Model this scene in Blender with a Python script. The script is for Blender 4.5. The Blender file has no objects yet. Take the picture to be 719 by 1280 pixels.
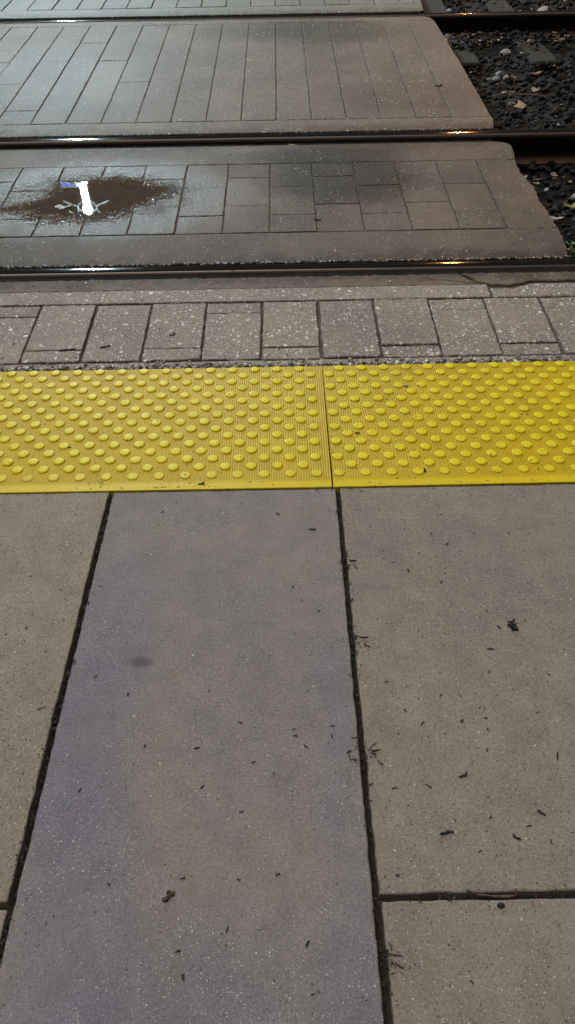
import bpy, math, random
from mathutils import Vector, Euler, noise as mnoise
PI = math.pi
rnd = random.Random(7)
sc = bpy.context.scene
col = sc.collection

# ------------------------------------------------------------------ layout
CAM_H = 1.62                      # eye height of the phone above the tracks
PITCH = math.radians(45.384)      # looking down
ROLL = 0.018
Y0 = 2.3338                       # where platform paving meets the track paving
SLOPE = math.radians(3.58)        # platform falls towards the tracks
CA, SA = math.cos(SLOPE), math.sin(SLOPE)


def PW(x, v, h=0.0):
    """platform point: x along the tracks, v metres back from the yellow tiles' far edge"""
    return Vector((x, Y0 - v * CA + h * SA, v * SA + h * CA))


# ------------------------------------------------------------------ scene tagging
def tag(o, label=None, cat=None, group=None, kind=None):
    if label: o['label'] = label
    if cat: o['category'] = cat
    if group: o['group'] = group
    if kind: o['kind'] = kind
    return o


def empty(name, loc, label, cat, group=None, rot=(0, 0, 0)):
    o = bpy.data.objects.new(name, None)
    o.empty_display_size = 0.1
    col.objects.link(o)
    o.location = loc
    o.rotation_euler = rot
    return tag(o, label, cat, group)


# ------------------------------------------------------------------ mesh builder
class MB:
    def __init__(s):
        s.v, s.f, s.m, s.sm = [], [], [], []

    def face(s, idx, m=0, smooth=False):
        s.f.append(idx); s.m.append(m); s.sm.append(smooth)

    def prism(s, poly, z0, z1, bev=0.0, m=0, zf=None):
        """poly counter-clockwise (x, y); top at z1 with a worn bevel; zf(x, y) adds relief to the top"""
        n = len(poly)
        ins = []
        for i in range(n):
            a, b, c = Vector(poly[i - 1]), Vector(poly[i]), Vector(poly[(i + 1) % n])
            d1 = (b - a); d2 = (c - b)
            if d1.length < 1e-9 or d2.length < 1e-9:
                ins.append(tuple(b)); continue
            d1.normalize(); d2.normalize()
            n1 = Vector((-d1.y, d1.x)); n2 = Vector((-d2.y, d2.x))
            k = n1 + n2
            k = k / max(0.35, k.length_squared) * 2 if k.length > 1e-6 else n1
            q = b + k * bev
            ins.append((q.x, q.y))
        b0 = len(s.v)
        rings = [(poly, z0), (poly, z1 - bev * 0.9)]
        if bev > 0:
            half = [((p[0] * .65 + q[0] * .35), (p[1] * .65 + q[1] * .35)) for p, q in zip(poly, ins)]
            rings.append((half, z1 - bev * 0.3))
            rings.append((ins, z1))
        else:
            rings[1] = (poly, z1)
        for pl, z in rings:
            for p in pl:
                s.v.append((p[0], p[1], z))
        R = len(rings)
        for r in range(R - 1):
            for i in range(n):
                j = (i + 1) % n
                s.face([b0 + r * n + i, b0 + r * n + j, b0 + (r + 1) * n + j, b0 + (r + 1) * n + i], m, r > 0)
        s.face([b0 + (R - 1) * n + i for i in range(n)], m)
        s.face([b0 + n - 1 - i for i in range(n)], m)

    def sweep_x(s, prof, x0, x1, step, m=0, jit=0.0, smooth=True):
        """closed profile of (y, z), counter-clockwise seen from +x, extruded along x"""
        k = max(1, int(round((x1 - x0) / step)))
        n = len(prof); b0 = len(s.v)
        for i in range(k + 1):
            x = x0 + (x1 - x0) * i / k
            for (y, z) in prof:
                if jit:
                    y += jit * mnoise.noise((x * 40, y * 30, 1.3)); z += jit * mnoise.noise((x * 55, y * 90, 7.7))
                s.v.append((x, y, z))
        for i in range(k):
            for j in range(n):
                j2 = (j + 1) % n
                s.face([b0 + i * n + j, b0 + i * n + j2, b0 + (i + 1) * n + j2, b0 + (i + 1) * n + j], m, smooth)
        s.face([b0 + j for j in range(n)][::-1], m)
        s.face([b0 + k * n + j for j in range(n)], m)

    def tube(s, pts, r, seg=8, m=0, r1=None):
        pts = [Vector(p) for p in pts]
        b0 = len(s.v); n = len(pts)
        for i, p in enumerate(pts):
            t = (pts[min(i + 1, n - 1)] - pts[max(i - 1, 0)]).normalized()
            a = t.orthogonal().normalized(); b = t.cross(a)
            if i and (a.dot(pa) < 0.9):
                a = (pa - t * pa.dot(t)).normalized(); b = t.cross(a)
            pa = a
            rr = r if r1 is None else r + (r1 - r) * i / (n - 1)
            for k in range(seg):
                w = 2 * PI * k / seg
                s.v.append(tuple(p + a * math.cos(w) * rr + b * math.sin(w) * rr))
        for i in range(n - 1):
            for k in range(seg):
                k2 = (k + 1) % seg
                s.face([b0 + i * seg + k, b0 + i * seg + k2, b0 + (i + 1) * seg + k2, b0 + (i + 1) * seg + k], m, True)
        s.face([b0 + k for k in range(seg)][::-1], m)
        s.face([b0 + (n - 1) * seg + k for k in range(seg)], m)

    def lathe(s, prof, c=(0, 0, 0), seg=16, m=0):
        """profile of (r, z) from the bottom to the top"""
        b0 = len(s.v); n = len(prof)
        for (r, z) in prof:
            for k in range(seg):
                w = 2 * PI * k / seg
                s.v.append((c[0] + r * math.cos(w), c[1] + r * math.sin(w), c[2] + z))
        for i in range(n - 1):
            for k in range(seg):
                k2 = (k + 1) % seg
                s.face([b0 + i * seg + k, b0 + i * seg + k2, b0 + (i + 1) * seg + k2, b0 + (i + 1) * seg + k], m, True)
        s.face([b0 + (n - 1) * seg + k for k in range(seg)], m, True)
        s.face([b0 + k for k in range(seg)][::-1], m, True)

    def stone(s, c, r, sq=0.7, m=0, rg=rnd, rough=0.28):
        """a small irregular stone (perturbed icosahedron)"""
        b0 = len(s.v)
        e = Euler((rg.uniform(0, 6), rg.uniform(0, 6), rg.uniform(0, 6)))
        sx, sy = rg.uniform(.75, 1.25), rg.uniform(.75, 1.25)
        for p in ICO_V:
            q = p * (1 + rg.uniform(-rough, rough))
            q = Vector((q.x * sx, q.y * sy, q.z)); q.rotate(e)
            s.v.append((c[0] + q.x * r, c[1] + q.y * r, c[2] + q.z * r * sq))
        for t in ICO_F:
            s.face([b0 + i for i in t], m)

    def chip(s, c, L, W, T, ang, bend=0.0, m=0, rg=rnd, tilt=0.0):
        """a sliver of bark or leaf: a tapered, bent, uneven strip with thickness lying on z = c.z"""
        n = 5; b0 = len(s.v); ca, sa = math.cos(ang), math.sin(ang)
        e0, e1, kink = rg.uniform(.15, .8), rg.uniform(.1, .6), rg.uniform(-.35, .35)
        for i in range(n + 1):
            t = i / n - .5
            w = W * .5 * (e0 if i == 0 else e1 if i == n else rg.uniform(.55, 1.25))
            off = bend * (t * t) * L + kink * max(0, t) * W * 2 + rg.uniform(-.22, .22) * W
            z = abs(t) * tilt * L
            for (sw, zz) in ((-1, 0), (1, 0), (1, T), (-1, T)):
                lx, ly = t * L + rg.uniform(-.05, .05) * L, off + sw * w * (1 if zz == 0 else .6) * rg.uniform(.7, 1.2)
                s.v.append((c[0] + lx * ca - ly * sa, c[1] + lx * sa + ly * ca, c[2] + z + zz * rg.uniform(.4, 1.2)))
        for i in range(n):
            for k in range(4):
                k2 = (k + 1) % 4
                s.face([b0 + i * 4 + k, b0 + i * 4 + k2, b0 + i * 4 + 4 + k2, b0 + i * 4 + 4 + k][::-1], m)
        s.face([b0, b0 + 1, b0 + 2, b0 + 3][::1], m)
        s.face([b0 + n * 4 + k for k in (3, 2, 1, 0)], m)

    def build(s, name, mats, parent=None, loc=(0, 0, 0), rot=(0, 0, 0)):
        me = bpy.data.meshes.new(name)
        me.from_pydata(s.v, [], s.f)
        for m in (mats if isinstance(mats, (list, tuple)) else [mats]):
            me.materials.append(m)
        me.polygons.foreach_set('material_index', s.m)
        me.polygons.foreach_set('use_smooth', s.sm)
        me.update()
        o = bpy.data.objects.new(name, me)
        col.objects.link(o)
        o.location = loc; o.rotation_euler = rot
        if parent: o.parent = parent
        return o


def _ico():
    t = (1 + 5 ** .5) / 2
    v = [(-1, t, 0), (1, t, 0), (-1, -t, 0), (1, -t, 0), (0, -1, t), (0, 1, t), (0, -1, -t), (0, 1, -t), (t, 0, -1), (t, 0, 1), (-t, 0, -1), (-t, 0, 1)]
    f = [(0, 11, 5), (0, 5, 1), (0, 1, 7), (0, 7, 10), (0, 10, 11), (1, 5, 9), (5, 11, 4), (11, 10, 2), (10, 7, 6), (7, 1, 8), (3, 9, 4), (3, 4, 2), (3, 2, 6), (3, 6, 8), (3, 8, 9), (4, 9, 5), (2, 4, 11), (6, 2, 10), (8, 6, 7), (9, 8, 1)]
    return [Vector(p).normalized() for p in v], f


ICO_V, ICO_F = _ico()


def fine(poly, step=0.03, jit=0.001, seed=0.0, freq=18.0):
    """polygon with its edges cut into short steps and roughened a little"""
    out = []
    n = len(poly)
    for i in range(n):
        a, b = Vector(poly[i]), Vector(poly[(i + 1) % n])
        d = b - a
        k = max(1, int(d.length / step))
        nn = Vector((-d.y, d.x)).normalized()
        for j in range(k):
            p = a + d * (j / k)
            q = mnoise.noise((p.x * freq, p.y * freq, seed)) + .5 * mnoise.noise((p.x * freq * 3, p.y * freq * 3, seed + 5))
            e = nn * jit * q if j else Vector((0, 0))
            out.append((p.x + e.x, p.y + e.y))
    return out


def rect(x0, y0, x1, y1):
    return [(x0, y0), (x1, y0), (x1, y1), (x0, y1)]


# ------------------------------------------------------------------ materials
class NT:
    def __init__(s, name):
        s.m = bpy.data.materials.new(name)
        s.m.use_nodes = True
        s.t = s.m.node_tree
        s.t.nodes.clear()
        s.out = s.t.nodes.new('ShaderNodeOutputMaterial')
        s.b = s.t.nodes.new('ShaderNodeBsdfPrincipled')
        s.t.links.new(s.b.outputs[0], s.out.inputs[0])
        s.co = s.t.nodes.new('ShaderNodeTexCoord').outputs['Object']

    def put(s, inp, val):
        if isinstance(val, bpy.types.NodeSocket): s.t.links.new(val, inp)
        elif isinstance(val, tuple) and len(val) == 3 and inp.type == 'RGBA': inp.default_value = (*val, 1)
        else: inp.default_value = val

    def noise(s, scale, detail=3.0, rough=.55, vec=None, out='Fac', dist=0.0):
        n = s.t.nodes.new('ShaderNodeTexNoise')
        s.put(n.inputs['Vector'], vec or s.co)
        n.inputs['Scale'].default_value = scale; n.inputs['Detail'].default_value = detail
        n.inputs['Roughness'].default_value = rough; n.inputs['Distortion'].default_value = dist
        return n.outputs[out]

    def vor(s, scale, vec=None):
        n = s.t.nodes.new('ShaderNodeTexVoronoi')
        s.put(n.inputs['Vector'], vec or s.co)
        n.inputs['Scale'].default_value = scale; n.voronoi_dimensions = '2D'
        return n

    def math(s, op, a, b=0.0, c=0.0, clamp=False):
        n = s.t.nodes.new('ShaderNodeMath'); n.operation = op; n.use_clamp = clamp
        for i, x in enumerate((a, b, c)): s.put(n.inputs[i], x)
        return n.outputs[0]

    def vmath(s, op, a, b):
        n = s.t.nodes.new('ShaderNodeVectorMath'); n.operation = op
        s.put(n.inputs[0], a); s.put(n.inputs[1], b)
        return n.outputs[0]

    def map(s, v, a, b, c=0.0, d=1.0, smooth=True):
        n = s.t.nodes.new('ShaderNodeMapRange')
        n.interpolation_type = 'SMOOTHSTEP' if smooth else 'LINEAR'
        for i, x in enumerate((v, a, b, c, d)): s.put(n.inputs[i], x)
        return n.outputs[0]

    def mix(s, fac, a, b, mode='MIX'):
        n = s.t.nodes.new('ShaderNodeMix'); n.data_type = 'RGBA'; n.blend_type = mode
        s.put(n.inputs[0], fac); s.put(n.inputs[6], a); s.put(n.inputs[7], b)
        return n.outputs[2]

    def fmix(s, fac, a, b):
        n = s.t.nodes.new('ShaderNodeMix'); n.data_type = 'FLOAT'
        s.put(n.inputs[0], fac); s.put(n.inputs[2], a); s.put(n.inputs[3], b)
        return n.outputs[0]

    def xyz(s, vec=None):
        n = s.t.nodes.new('ShaderNodeSeparateXYZ'); s.put(n.inputs[0], vec or s.co)
        return n.outputs

    def bump(s, h, dist, strength=1.0, normal=None):
        n = s.t.nodes.new('ShaderNodeBump')
        n.inputs['Distance'].default_value = dist; n.inputs['Strength'].default_value = strength
        s.put(n.inputs['Height'], h)
        if normal is not None: s.put(n.inputs['Normal'], normal)
        return n.outputs[0]

    def specks(s, scale, prob, r, seed, distort=0.3):
        """0..1 mask of scattered irregular grains: only some cells hold one and their sizes differ"""
        w = s.noise(scale * 1.3, 2, out='Color')
        off = s.vmath('MULTIPLY', w, (distort / scale * 2, distort / scale * 2, distort / scale * 2))
        vec = s.vmath('ADD', s.vmath('ADD', s.co, (seed, seed * 1.7, seed * .3)), off)
        v = s.vor(scale, vec)
        cs = s.t.nodes.new('ShaderNodeSeparateColor'); s.put(cs.inputs[0], v.outputs['Color'])
        rad = s.math('MULTIPLY', s.math('MULTIPLY_ADD', cs.outputs[1], .8, .35), r)
        pick = s.math('LESS_THAN', cs.outputs[0], prob)
        d = s.map(v.outputs['Distance'], s.math('MULTIPLY', rad, .75), rad, 1.0, 0.0)
        return s.math('MULTIPLY', d, pick), cs.outputs[2]

    def set(s, **k):
        for a, v in k.items(): s.put(s.b.inputs[a.replace('_', ' ')], v)
        return s


def mul(c, k): return tuple(x * k for x in c)


def concrete(name, a, b, white, dark, rough=.75, wc=(.62, .6, .56), dirt=None, wet=None, bumpk=1.0, edge=None, wetbump=2.6, tone=0.0):
    """a, b: the two mottled colours; white / dark: lists of (cells per metre, share, radius);
    dirt: list of ((x, y, rx, ry, colour, amount)) stains; wet: the same for damp shiny patches"""
    t = NT(name)
    m1 = t.map(t.noise(2.2, 4, .6), .32, .68)
    base = t.mix(m1, a, b)
    m2 = t.noise(14, 5, .65)
    base = t.mix(1.0, base, t.mix(t.map(m2, .3, .7), (.87, .87, .87), (1.09, 1.09, 1.09)), 'MULTIPLY')
    g = t.noise(420, 3, .7)
    base = t.mix(1.0, base, t.mix(t.map(g, .25, .75, smooth=False), (.66, .66, .66), (1.36, 1.36, 1.36)), 'MULTIPLY')
    p = t.noise(160, 2, .6)
    base = t.mix(1.0, base, t.mix(t.map(p, .3, .7), (.86, .86, .87), (1.12, 1.12, 1.11)), 'MULTIPLY')
    if tone:                                      # each stamped block took its colour a little differently
        ri = t.t.nodes.new('ShaderNodeNewGeometry').outputs['Random Per Island']
        base = t.mix(1.0, base, t.mix(ri, (1 - tone, 1 - tone, 1 - tone), (1 + tone, 1 + tone * .9, 1 + tone * .8)), 'MULTIPLY')
    ragged = t.noise(9, 5, .65, out='Color')
    wv = t.vmath('ADD', t.co, t.vmath('MULTIPLY', t.vmath('SUBTRACT', ragged, (.5, .5, .5)), (.32, .32, 0)))

    def blob(x, y, rx, ry):
        k = min(.32, 1.1 * min(rx, ry))
        wb = wv if k > .3 else t.vmath('ADD', t.co, t.vmath('MULTIPLY', t.vmath('SUBTRACT', ragged, (.5, .5, .5)), (k, k, 0)))
        d = t.vmath('MULTIPLY', t.vmath('SUBTRACT', wb, (x, y, 0)), (1 / rx, 1 / ry, 0))
        n = t.t.nodes.new('ShaderNodeVectorMath'); n.operation = 'LENGTH'; t.put(n.inputs[0], d)
        return t.map(n.outputs['Value'], .45, 1.1, 1, 0)
    for (x, y, rx, ry, c, k) in (dirt or []):
        base = t.mix(t.math('MULTIPLY', blob(x, y, rx, ry), k), base, t.mix(1.0, base, c, 'MULTIPLY'))
    for (y, wdt, c, k) in (edge or []):           # grime along a line of constant local y
        yy = t.xyz(wv)[1]
        f = t.map(t.math('ABSOLUTE', t.math('SUBTRACT', yy, y)), 0.0, wdt, 1, 0)
        base = t.mix(t.math('MULTIPLY', f, k), base, t.mix(1.0, base, c, 'MULTIPLY'))
    h = t.math('MULTIPLY_ADD', g, .35, t.math('MULTIPLY', p, .65))
    for i, (sc_, pr, r) in enumerate(dark):
        k, cv = t.specks(sc_, pr, r, 3.1 + i * 7.7, .4)
        base = t.mix(t.math('MULTIPLY', k, t.math('MULTIPLY_ADD', cv, .5, .45)), base, (.022, .02, .018))
        h = t.math('SUBTRACT', h, t.math('MULTIPLY', k, .6))
    dens = t.map(t.noise(3.7, 3, .6), .34, .62, .12, 1.0)
    for i, (sc_, pr, r) in enumerate(white):
        k, cv = t.specks(sc_, pr, r, 11.3 + i * 5.1, .35)
        if i < 2: k = t.math('MULTIPLY', k, dens)
        base = t.mix(t.math('MULTIPLY', k, t.math('MULTIPLY_ADD', cv, .65, .3)), base, wc)
        h = t.math('ADD', h, t.math('MULTIPLY', k, .5))
    rg = t.math('MULTIPLY_ADD', m2, .25, rough - .12)
    spec = None
    for (x, y, rx, ry, amt) in (wet or []):
        w = t.math('MULTIPLY', blob(x, y, rx, ry), amt)
        base = t.mix(w, base, t.mix(1.0, base, (.74, .71, .68), 'MULTIPLY'))
        rg = t.fmix(w, rg, .24)
        wn = t.math('POWER', t.noise(58, 2, .55), 2.0)
        spec = t.math('MAXIMUM', spec, t.math('MULTIPLY', w, .5)) if spec else t.math('MULTIPLY_ADD', w, .35, .2)
        h = t.math('MULTIPLY_ADD', t.math('MULTIPLY', w, wn), wetbump, h)
    t.set(Base_Color=base, Roughness=rg, Normal=t.bump(h, .0022 * bumpk, 1.0), Specular_IOR_Level=spec or .22)
    return t.m


WS = [(170, .12, .30), (330, .12, .36), (90, .035, .20)]
DS = [(110, .06, .20), (210, .08, .28), (55, .022, .13)]
M = {}
M['slab_purple'] = concrete('violet_grey_concrete', (.226, .196, .182), (.190, .170, .180), [(170, .17, .30), (330, .18, .38), (85, .018, .2)], [(95, .025, .17), (210, .04, .26)],
                            dirt=[(-.167, .557, .035, .02, (.5, .5, .5), .8), (-.27, .55, .16, .5, (.86, .90, 1.08), .9), (-.22, -.1, .16, .5, (.86, .90, 1.06), .8), (.28, 0, .06, .9, (.9, .93, 1.06), .8),
                                  (.02, -.35, .5, .35, (.88, .92, 1.02), .7)])
M['slab_olive'] = concrete('olive_grey_concrete', (.240, .207, .172), (.207, .182, .156), WS, DS)
M['slab_olive_rough'] = concrete('weathered_olive_concrete', (.258, .224, .186), (.232, .203, .168), [(120, .12, .28), (240, .13, .34), (60, .03, .16)], [(85, .07, .22), (170, .10, .28)])
M['strip'] = concrete('exposed_aggregate_concrete', (.290, .238, .202), (.232, .191, .164), [(46, .32, .33), (80, .34, .36), (27, .17, .25), (160, .30, .38)], [(70, .04, .2), (160, .07, .28)],
                      bumpk=2.2, tone=.09, wc=(.85, .81, .76), edge=[(3.0, .10, (.62, .58, .52), .9)])
M['strip_smooth'] = concrete('smooth_kerb_concrete', (.165, .128, .098), (.130, .102, .080), [(110, .10, .3), (60, .03, .22)], [(70, .05, .22)], edge=[(3.0, .09, (.5, .46, .42), .8)])
M['mid'] = concrete('worn_crossing_concrete', (.160, .124, .097), (.112, .087, .069), [(60, .08, .26), (120, .13, .34), (36, .025, .18)], [(80, .04, .22), (45, .012, .18)], tone=.09, rough=.62, bumpk=2.6,
                    dirt=[(.30, 4.00, .50, .36, (.26, .26, .21), .95), (.25, 4.30, .55, .16, (.32, .34, .26), .95), (.45, 4.42, .5, .10, (.6, .42, .32), .6), (-.85, 3.30, .9, .14, (.62, .52, .44), .7),
                          (-.62, 3.9, .22, .09, (.4, .34, .3), .8)],
                    wet=[(-.92, 3.82, .80, .50, 1.0)],
                    edge=[(3.125, .12, (.48, .40, .35), .9), (4.47, .08, (.6, .56, .5), .8)])
M['far'] = concrete('far_crossing_concrete', (.168, .136, .108), (.126, .104, .084), [(60, .10, .30), (120, .16, .34), (35, .03, .22)], [(60, .05, .22), (35, .02, .2)], tone=.09, rough=.66, bumpk=1.5,
                    dirt=[(.35, 6.75, .7, .42, (.44, .52, .46), .9), (-.2, 6.8, .6, .35, (.6, .66, .62), .8), (.9, 5.2, .6, .4, (.8, .72, .66), .6)],
                    wetbump=1.0, wet=[(-1.6, 5.6, .9, 1.0, .12)],
                    edge=[(4.665, .17, (.52, .44, .38), .85), (7.15, .08, (.6, .6, .55), .7)])
M['farther'] = concrete('third_crossing_concrete', (.170, .168, .145), (.145, .145, .124), [(50, .1, .3), (100, .14, .34)], [(50, .05, .22)], tone=.09, rough=.66, bumpk=1.5,
                        edge=[(7.3, .2, (.5, .45, .38), .85)])


def simple(name, c, rough=.8, metal=0.0, var=.35, scale=40, bump=.002, spec=.5, c2=None):
    t = NT(name)
    n = t.noise(scale, 5, .65)
    c2 = c2 or mul(c, 1 - var)
    t.set(Base_Color=t.mix(t.map(n, .3, .7), c, c2), Roughness=t.math('MULTIPLY_ADD', n, .2, rough - .1), Metallic=metal, Normal=t.bump(n, bump), Specular_IOR_Level=spec)
    return t.m


M['dirt'] = simple('packed_joint_dirt', (.030, .024, .018), .95, scale=160, var=.6, bump=.004)
M['dirt_pale'] = simple('worn_joint_dirt', (.045, .034, .025), .95, scale=9, var=.55, bump=.004, c2=(.11, .086, .066))
M['dirt_faded'] = simple('faded_joint_dirt', (.036, .030, .024), .95, scale=3.5, var=.55, bump=.004, c2=(.12, .105, .09))
M['soil'] = simple('dark_track_soil', (.010, .009, .008), .9, scale=30, var=.5, bump=.02)
M['mulch'] = simple('black_bark_mulch', (.012, .010, .009), .7, scale=300, var=.5, bump=.0006)
M['bark'] = simple('dark_brown_bark', (.035, .022, .014), .75, scale=300, var=.5, bump=.0006)
M['leaf_brown'] = simple('dead_brown_leaf', (.07, .028, .014), .6, scale=220, var=.5, bump=.0008)
M['leaf_tan'] = simple('dead_tan_leaf', (.30, .21, .11), .65, scale=120, var=.4, bump=.001)
M['leaf_pale'] = simple('bleached_leaf', (.40, .37, .33), .6, scale=120, var=.3, bump=.001)
M['leaf_lime'] = simple('yellow_green_leaf', (.22, .25, .05), .55, scale=90, var=.4, bump=.001)
M['twig'] = simple('weathered_twig', (.13, .095, .065), .7, scale=200, var=.5, bump=.001)
M['weed'] = simple('green_weed_leaf', (.045, .13, .025), .5, scale=60, var=.4, bump=.001)
M['stone_pale'] = simple('pale_limestone', (.30, .29, .30), .8, scale=60, var=.4, bump=.003)
M['stone_grey'] = simple('grey_stone', (.22, .21, .20), .8, scale=60, var=.3, bump=.003)
M['stone_tan'] = simple('tan_stone', (.22, .15, .10), .8, scale=60, var=.35, bump=.003)
M['tie'] = simple('grimy_concrete_tie', (.022, .022, .017), .95, scale=25, var=.5, bump=.003)
M['rubber'] = simple('black_rubber_flangeway', (.012, .011, .0105), .5, scale=90, var=.5, bump=.006)
M['rail_rust'] = simple('rusty_rail_web', (.085, .042, .026), .7, scale=35, var=.5, bump=.002)
M['post'] = simple('dark_green_painted_steel', (.03, .06, .045), .4, scale=12, var=.2, bump=.0005)
M['arm'] = simple('pale_green_painted_scroll', (.50, .60, .55), .4, scale=12, var=.15, bump=.0005)


def ballast_mat():
    t = NT('dark_track_ballast')
    g = t.t.nodes.new('ShaderNodeNewGeometry').outputs['Random Per Island']
    n = t.noise(70, 4, .6)
    c = t.mix(t.map(g, .0, .86), (.003, .003, .0035), (.008, .0075, .008))
    c = t.mix(t.map(g, .95, .99), c, (.17, .14, .10))
    c = t.mix(1.0, c, t.mix(n, (.6, .6, .6), (1.3, 1.3, 1.3)), 'MULTIPLY')
    t.set(Base_Color=c, Roughness=.75, Normal=t.bump(n, .003), Specular_IOR_Level=.25)
    return t.m


def grit_mat():
    t = NT('loose_pale_grit')
    g = t.t.nodes.new('ShaderNodeNewGeometry').outputs['Random Per Island']
    c = t.mix(t.map(g, .1, .8), (.10, .085, .07), (.34, .31, .28))
    c = t.mix(t.map(g, .84, .95), c, (.66, .65, .63))
    t.set(Base_Color=c, Roughness=.6)
    return t.m


def litter_mat():
    t = NT('bark_crumb_litter')
    g = t.t.nodes.new('ShaderNodeNewGeometry').outputs['Random Per Island']
    c = t.mix(g, (.010, .009, .008), (.050, .036, .026))
    t.set(Base_Color=c, Roughness=.75)
    return t.m


def steel_mat():
    t = NT('wet_polished_rail_steel')
    v = t.vmath('MULTIPLY', t.co, (2.0, 90, 90))
    n = t.noise(1.0, 5, .6, vec=v)
    n2 = t.noise(30, 4, .65)
    c = t.mix(n, (.07, .060, .052), (.17, .155, .14))
    c = t.mix(t.map(n2, .56, .72), c, (.06, .035, .025))
    nz = t.xyz(t.t.nodes.new('ShaderNodeNewGeometry').outputs['Normal'])[2]
    ru = t.math('MULTIPLY', t.map(nz, .86, .985, 1, 0), .85)
    c = t.mix(ru, c, (.055, .034, .024))
    t.set(Base_Color=c, Metallic=t.fmix(ru, .9, .1), Roughness=t.fmix(ru, t.math('MULTIPLY_ADD', n2, .10, .03), .6), Normal=t.bump(t.math('MULTIPLY_ADD', n2, .08, t.math('MULTIPLY', n, .2)), .0004))
    return t.m


def tile_mat():
    t = NT('yellow_tactile_polymer')
    x, y, z = t.xyz()
    n = t.noise(7, 5, .65); f = t.noise(260, 3, .65); m = t.noise(45, 4, .6)
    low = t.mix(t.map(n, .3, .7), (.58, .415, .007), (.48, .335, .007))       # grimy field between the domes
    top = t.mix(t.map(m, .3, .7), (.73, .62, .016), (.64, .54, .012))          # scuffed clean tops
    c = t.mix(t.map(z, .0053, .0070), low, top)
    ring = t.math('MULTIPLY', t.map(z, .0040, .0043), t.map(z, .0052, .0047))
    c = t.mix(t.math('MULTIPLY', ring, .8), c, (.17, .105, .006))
    gp = t.map(t.noise(5, 6, .72), .52, .74)
    c = t.mix(t.math('MULTIPLY', gp, .5), c, t.mix(1.0, c, (.55, .52, .6), 'MULTIPLY'))
    lip = t.map(y, .036, .022, 0, 1)                                             # clean smooth front margin
    c = t.mix(t.math('MULTIPLY', lip, .75), c, (.66, .52, .02))
    c = t.mix(1.0, c, t.mix(t.map(f, .25, .75), (.80, .80, .80), (1.18, 1.18, 1.18)), 'MULTIPLY')
    k, cv = t.specks(60, .06, .24, 2.2, .5)
    c = t.mix(t.math('MULTIPLY', k, .75), c, (.09, .05, .015))
    k2, cv = t.specks(150, .10, .3, 8.2, .5)
    c = t.mix(t.math('MULTIPLY', k2, .5), c, (.20, .12, .02))
    w = t.math('SINE', t.math('MULTIPLY', x, 2 * PI / .0075))
    ribs = t.math('MULTIPLY', t.math('MULTIPLY', t.map(z, .0048, .0064, 1, 0), t.map(y, .036, .046, 0, 1)), t.math('MULTIPLY_ADD', w, .5, .5))
    c = t.mix(t.math('MULTIPLY', ribs, .30), c, (.30, .18, .006))
    h = t.math('ADD', t.math('MULTIPLY', ribs, 1.0), t.math('MULTIPLY', f, .25))
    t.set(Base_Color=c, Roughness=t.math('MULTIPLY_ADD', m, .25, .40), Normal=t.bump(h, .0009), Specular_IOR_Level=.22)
    return t.m


def puddle_mat():
    t = NT('muddy_puddle_water')
    n = t.noise(16, 5, .6); f = t.noise(200, 3, .6)
    c = t.mix(t.map(n, .3, .7), (.078, .057, .040), (.055, .042, .031))
    c = t.mix(1.0, c, t.mix(f, (.8, .8, .8), (1.2, 1.2, 1.2)), 'MULTIPLY')
    a = t.t.nodes.new('ShaderNodeAttribute'); a.attribute_name = 'depth'
    e = t.math('ADD', a.outputs['Fac'], t.math('MULTIPLY', t.math('SUBTRACT', t.noise(38, 5, .7), .5), 1.1))
    t.set(Base_Color=c, Roughness=.010, IOR=1.333, Normal=t.bump(t.noise(7, 2), .00008), Alpha=t.map(e, -.05, .55))
    return t.m


def glow(name, c, s):
    t = NT(name)
    t.set(Base_Color=(.8, .8, .8), Emission_Color=c, Emission_Strength=s, Roughness=.3)
    return t.m


M['ballast'] = ballast_mat(); M['grit'] = grit_mat(); M['wet_sparkle_grit'] = simple('wet_sparkle_grit', (.42, .40, .38), .12, scale=200, var=.85, bump=.001); M['litter'] = litter_mat(); M['steel'] = steel_mat()  # the wet grit is pale so its colour carries the lamp sparkle
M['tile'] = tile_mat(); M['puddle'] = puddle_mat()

# ------------------------------------------------------------------ ground under everything
b = MB()
S = 400
b.v += [(-S, -S, -.21), (S, -S, -.21), (S, S, -.21), (-S, S, -.21)]
b.face([0, 1, 2, 3])
tag(b.build('ground', M['soil']), kind='structure')

# platform bed (dirt seen in the joints) and the paving beyond the slabs in view
ROT = (-SLOPE, 0, 0)
b = MB()
b.prism(rect(-6, -5.5, 6, -.02), -.20, -.022, 0)
tag(b.build('platform_bed', M['dirt'], loc=PW(0, 0), rot=ROT), kind='structure')
b = MB()
for (x0, x1, v0, v1) in ((-1.75, 1.75, 3.05, 5.4), (-6, -1.765, .70, 5.4), (1.765, 6, .70, 5.4)):
    b.prism(fine(rect(x0, -v1, x1, -v0), .1, .001), -.06, -.001, .004)
tag(b.build('pavement', M['slab_olive'], loc=PW(0, 0), rot=ROT), kind='structure')

# ------------------------------------------------------------------ platform slabs
def slab(x0, v0, x1, v1, mat, label, seed, dh=0.0):
    cx, cv = (x0 + x1) / 2, (v0 + v1) / 2
    b = MB()
    b.prism(fine(rect(x0 - cx, -(v1 - cv), x1 - cx, -(v0 - cv)), .018, .0022, seed, 30), -.06, dh, .0035)
    o = b.build('paving_slab', mat, loc=PW(cx, cv), rot=ROT)
    return tag(o, label, 'paving slab', 'concrete slabs paving the platform')


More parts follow.
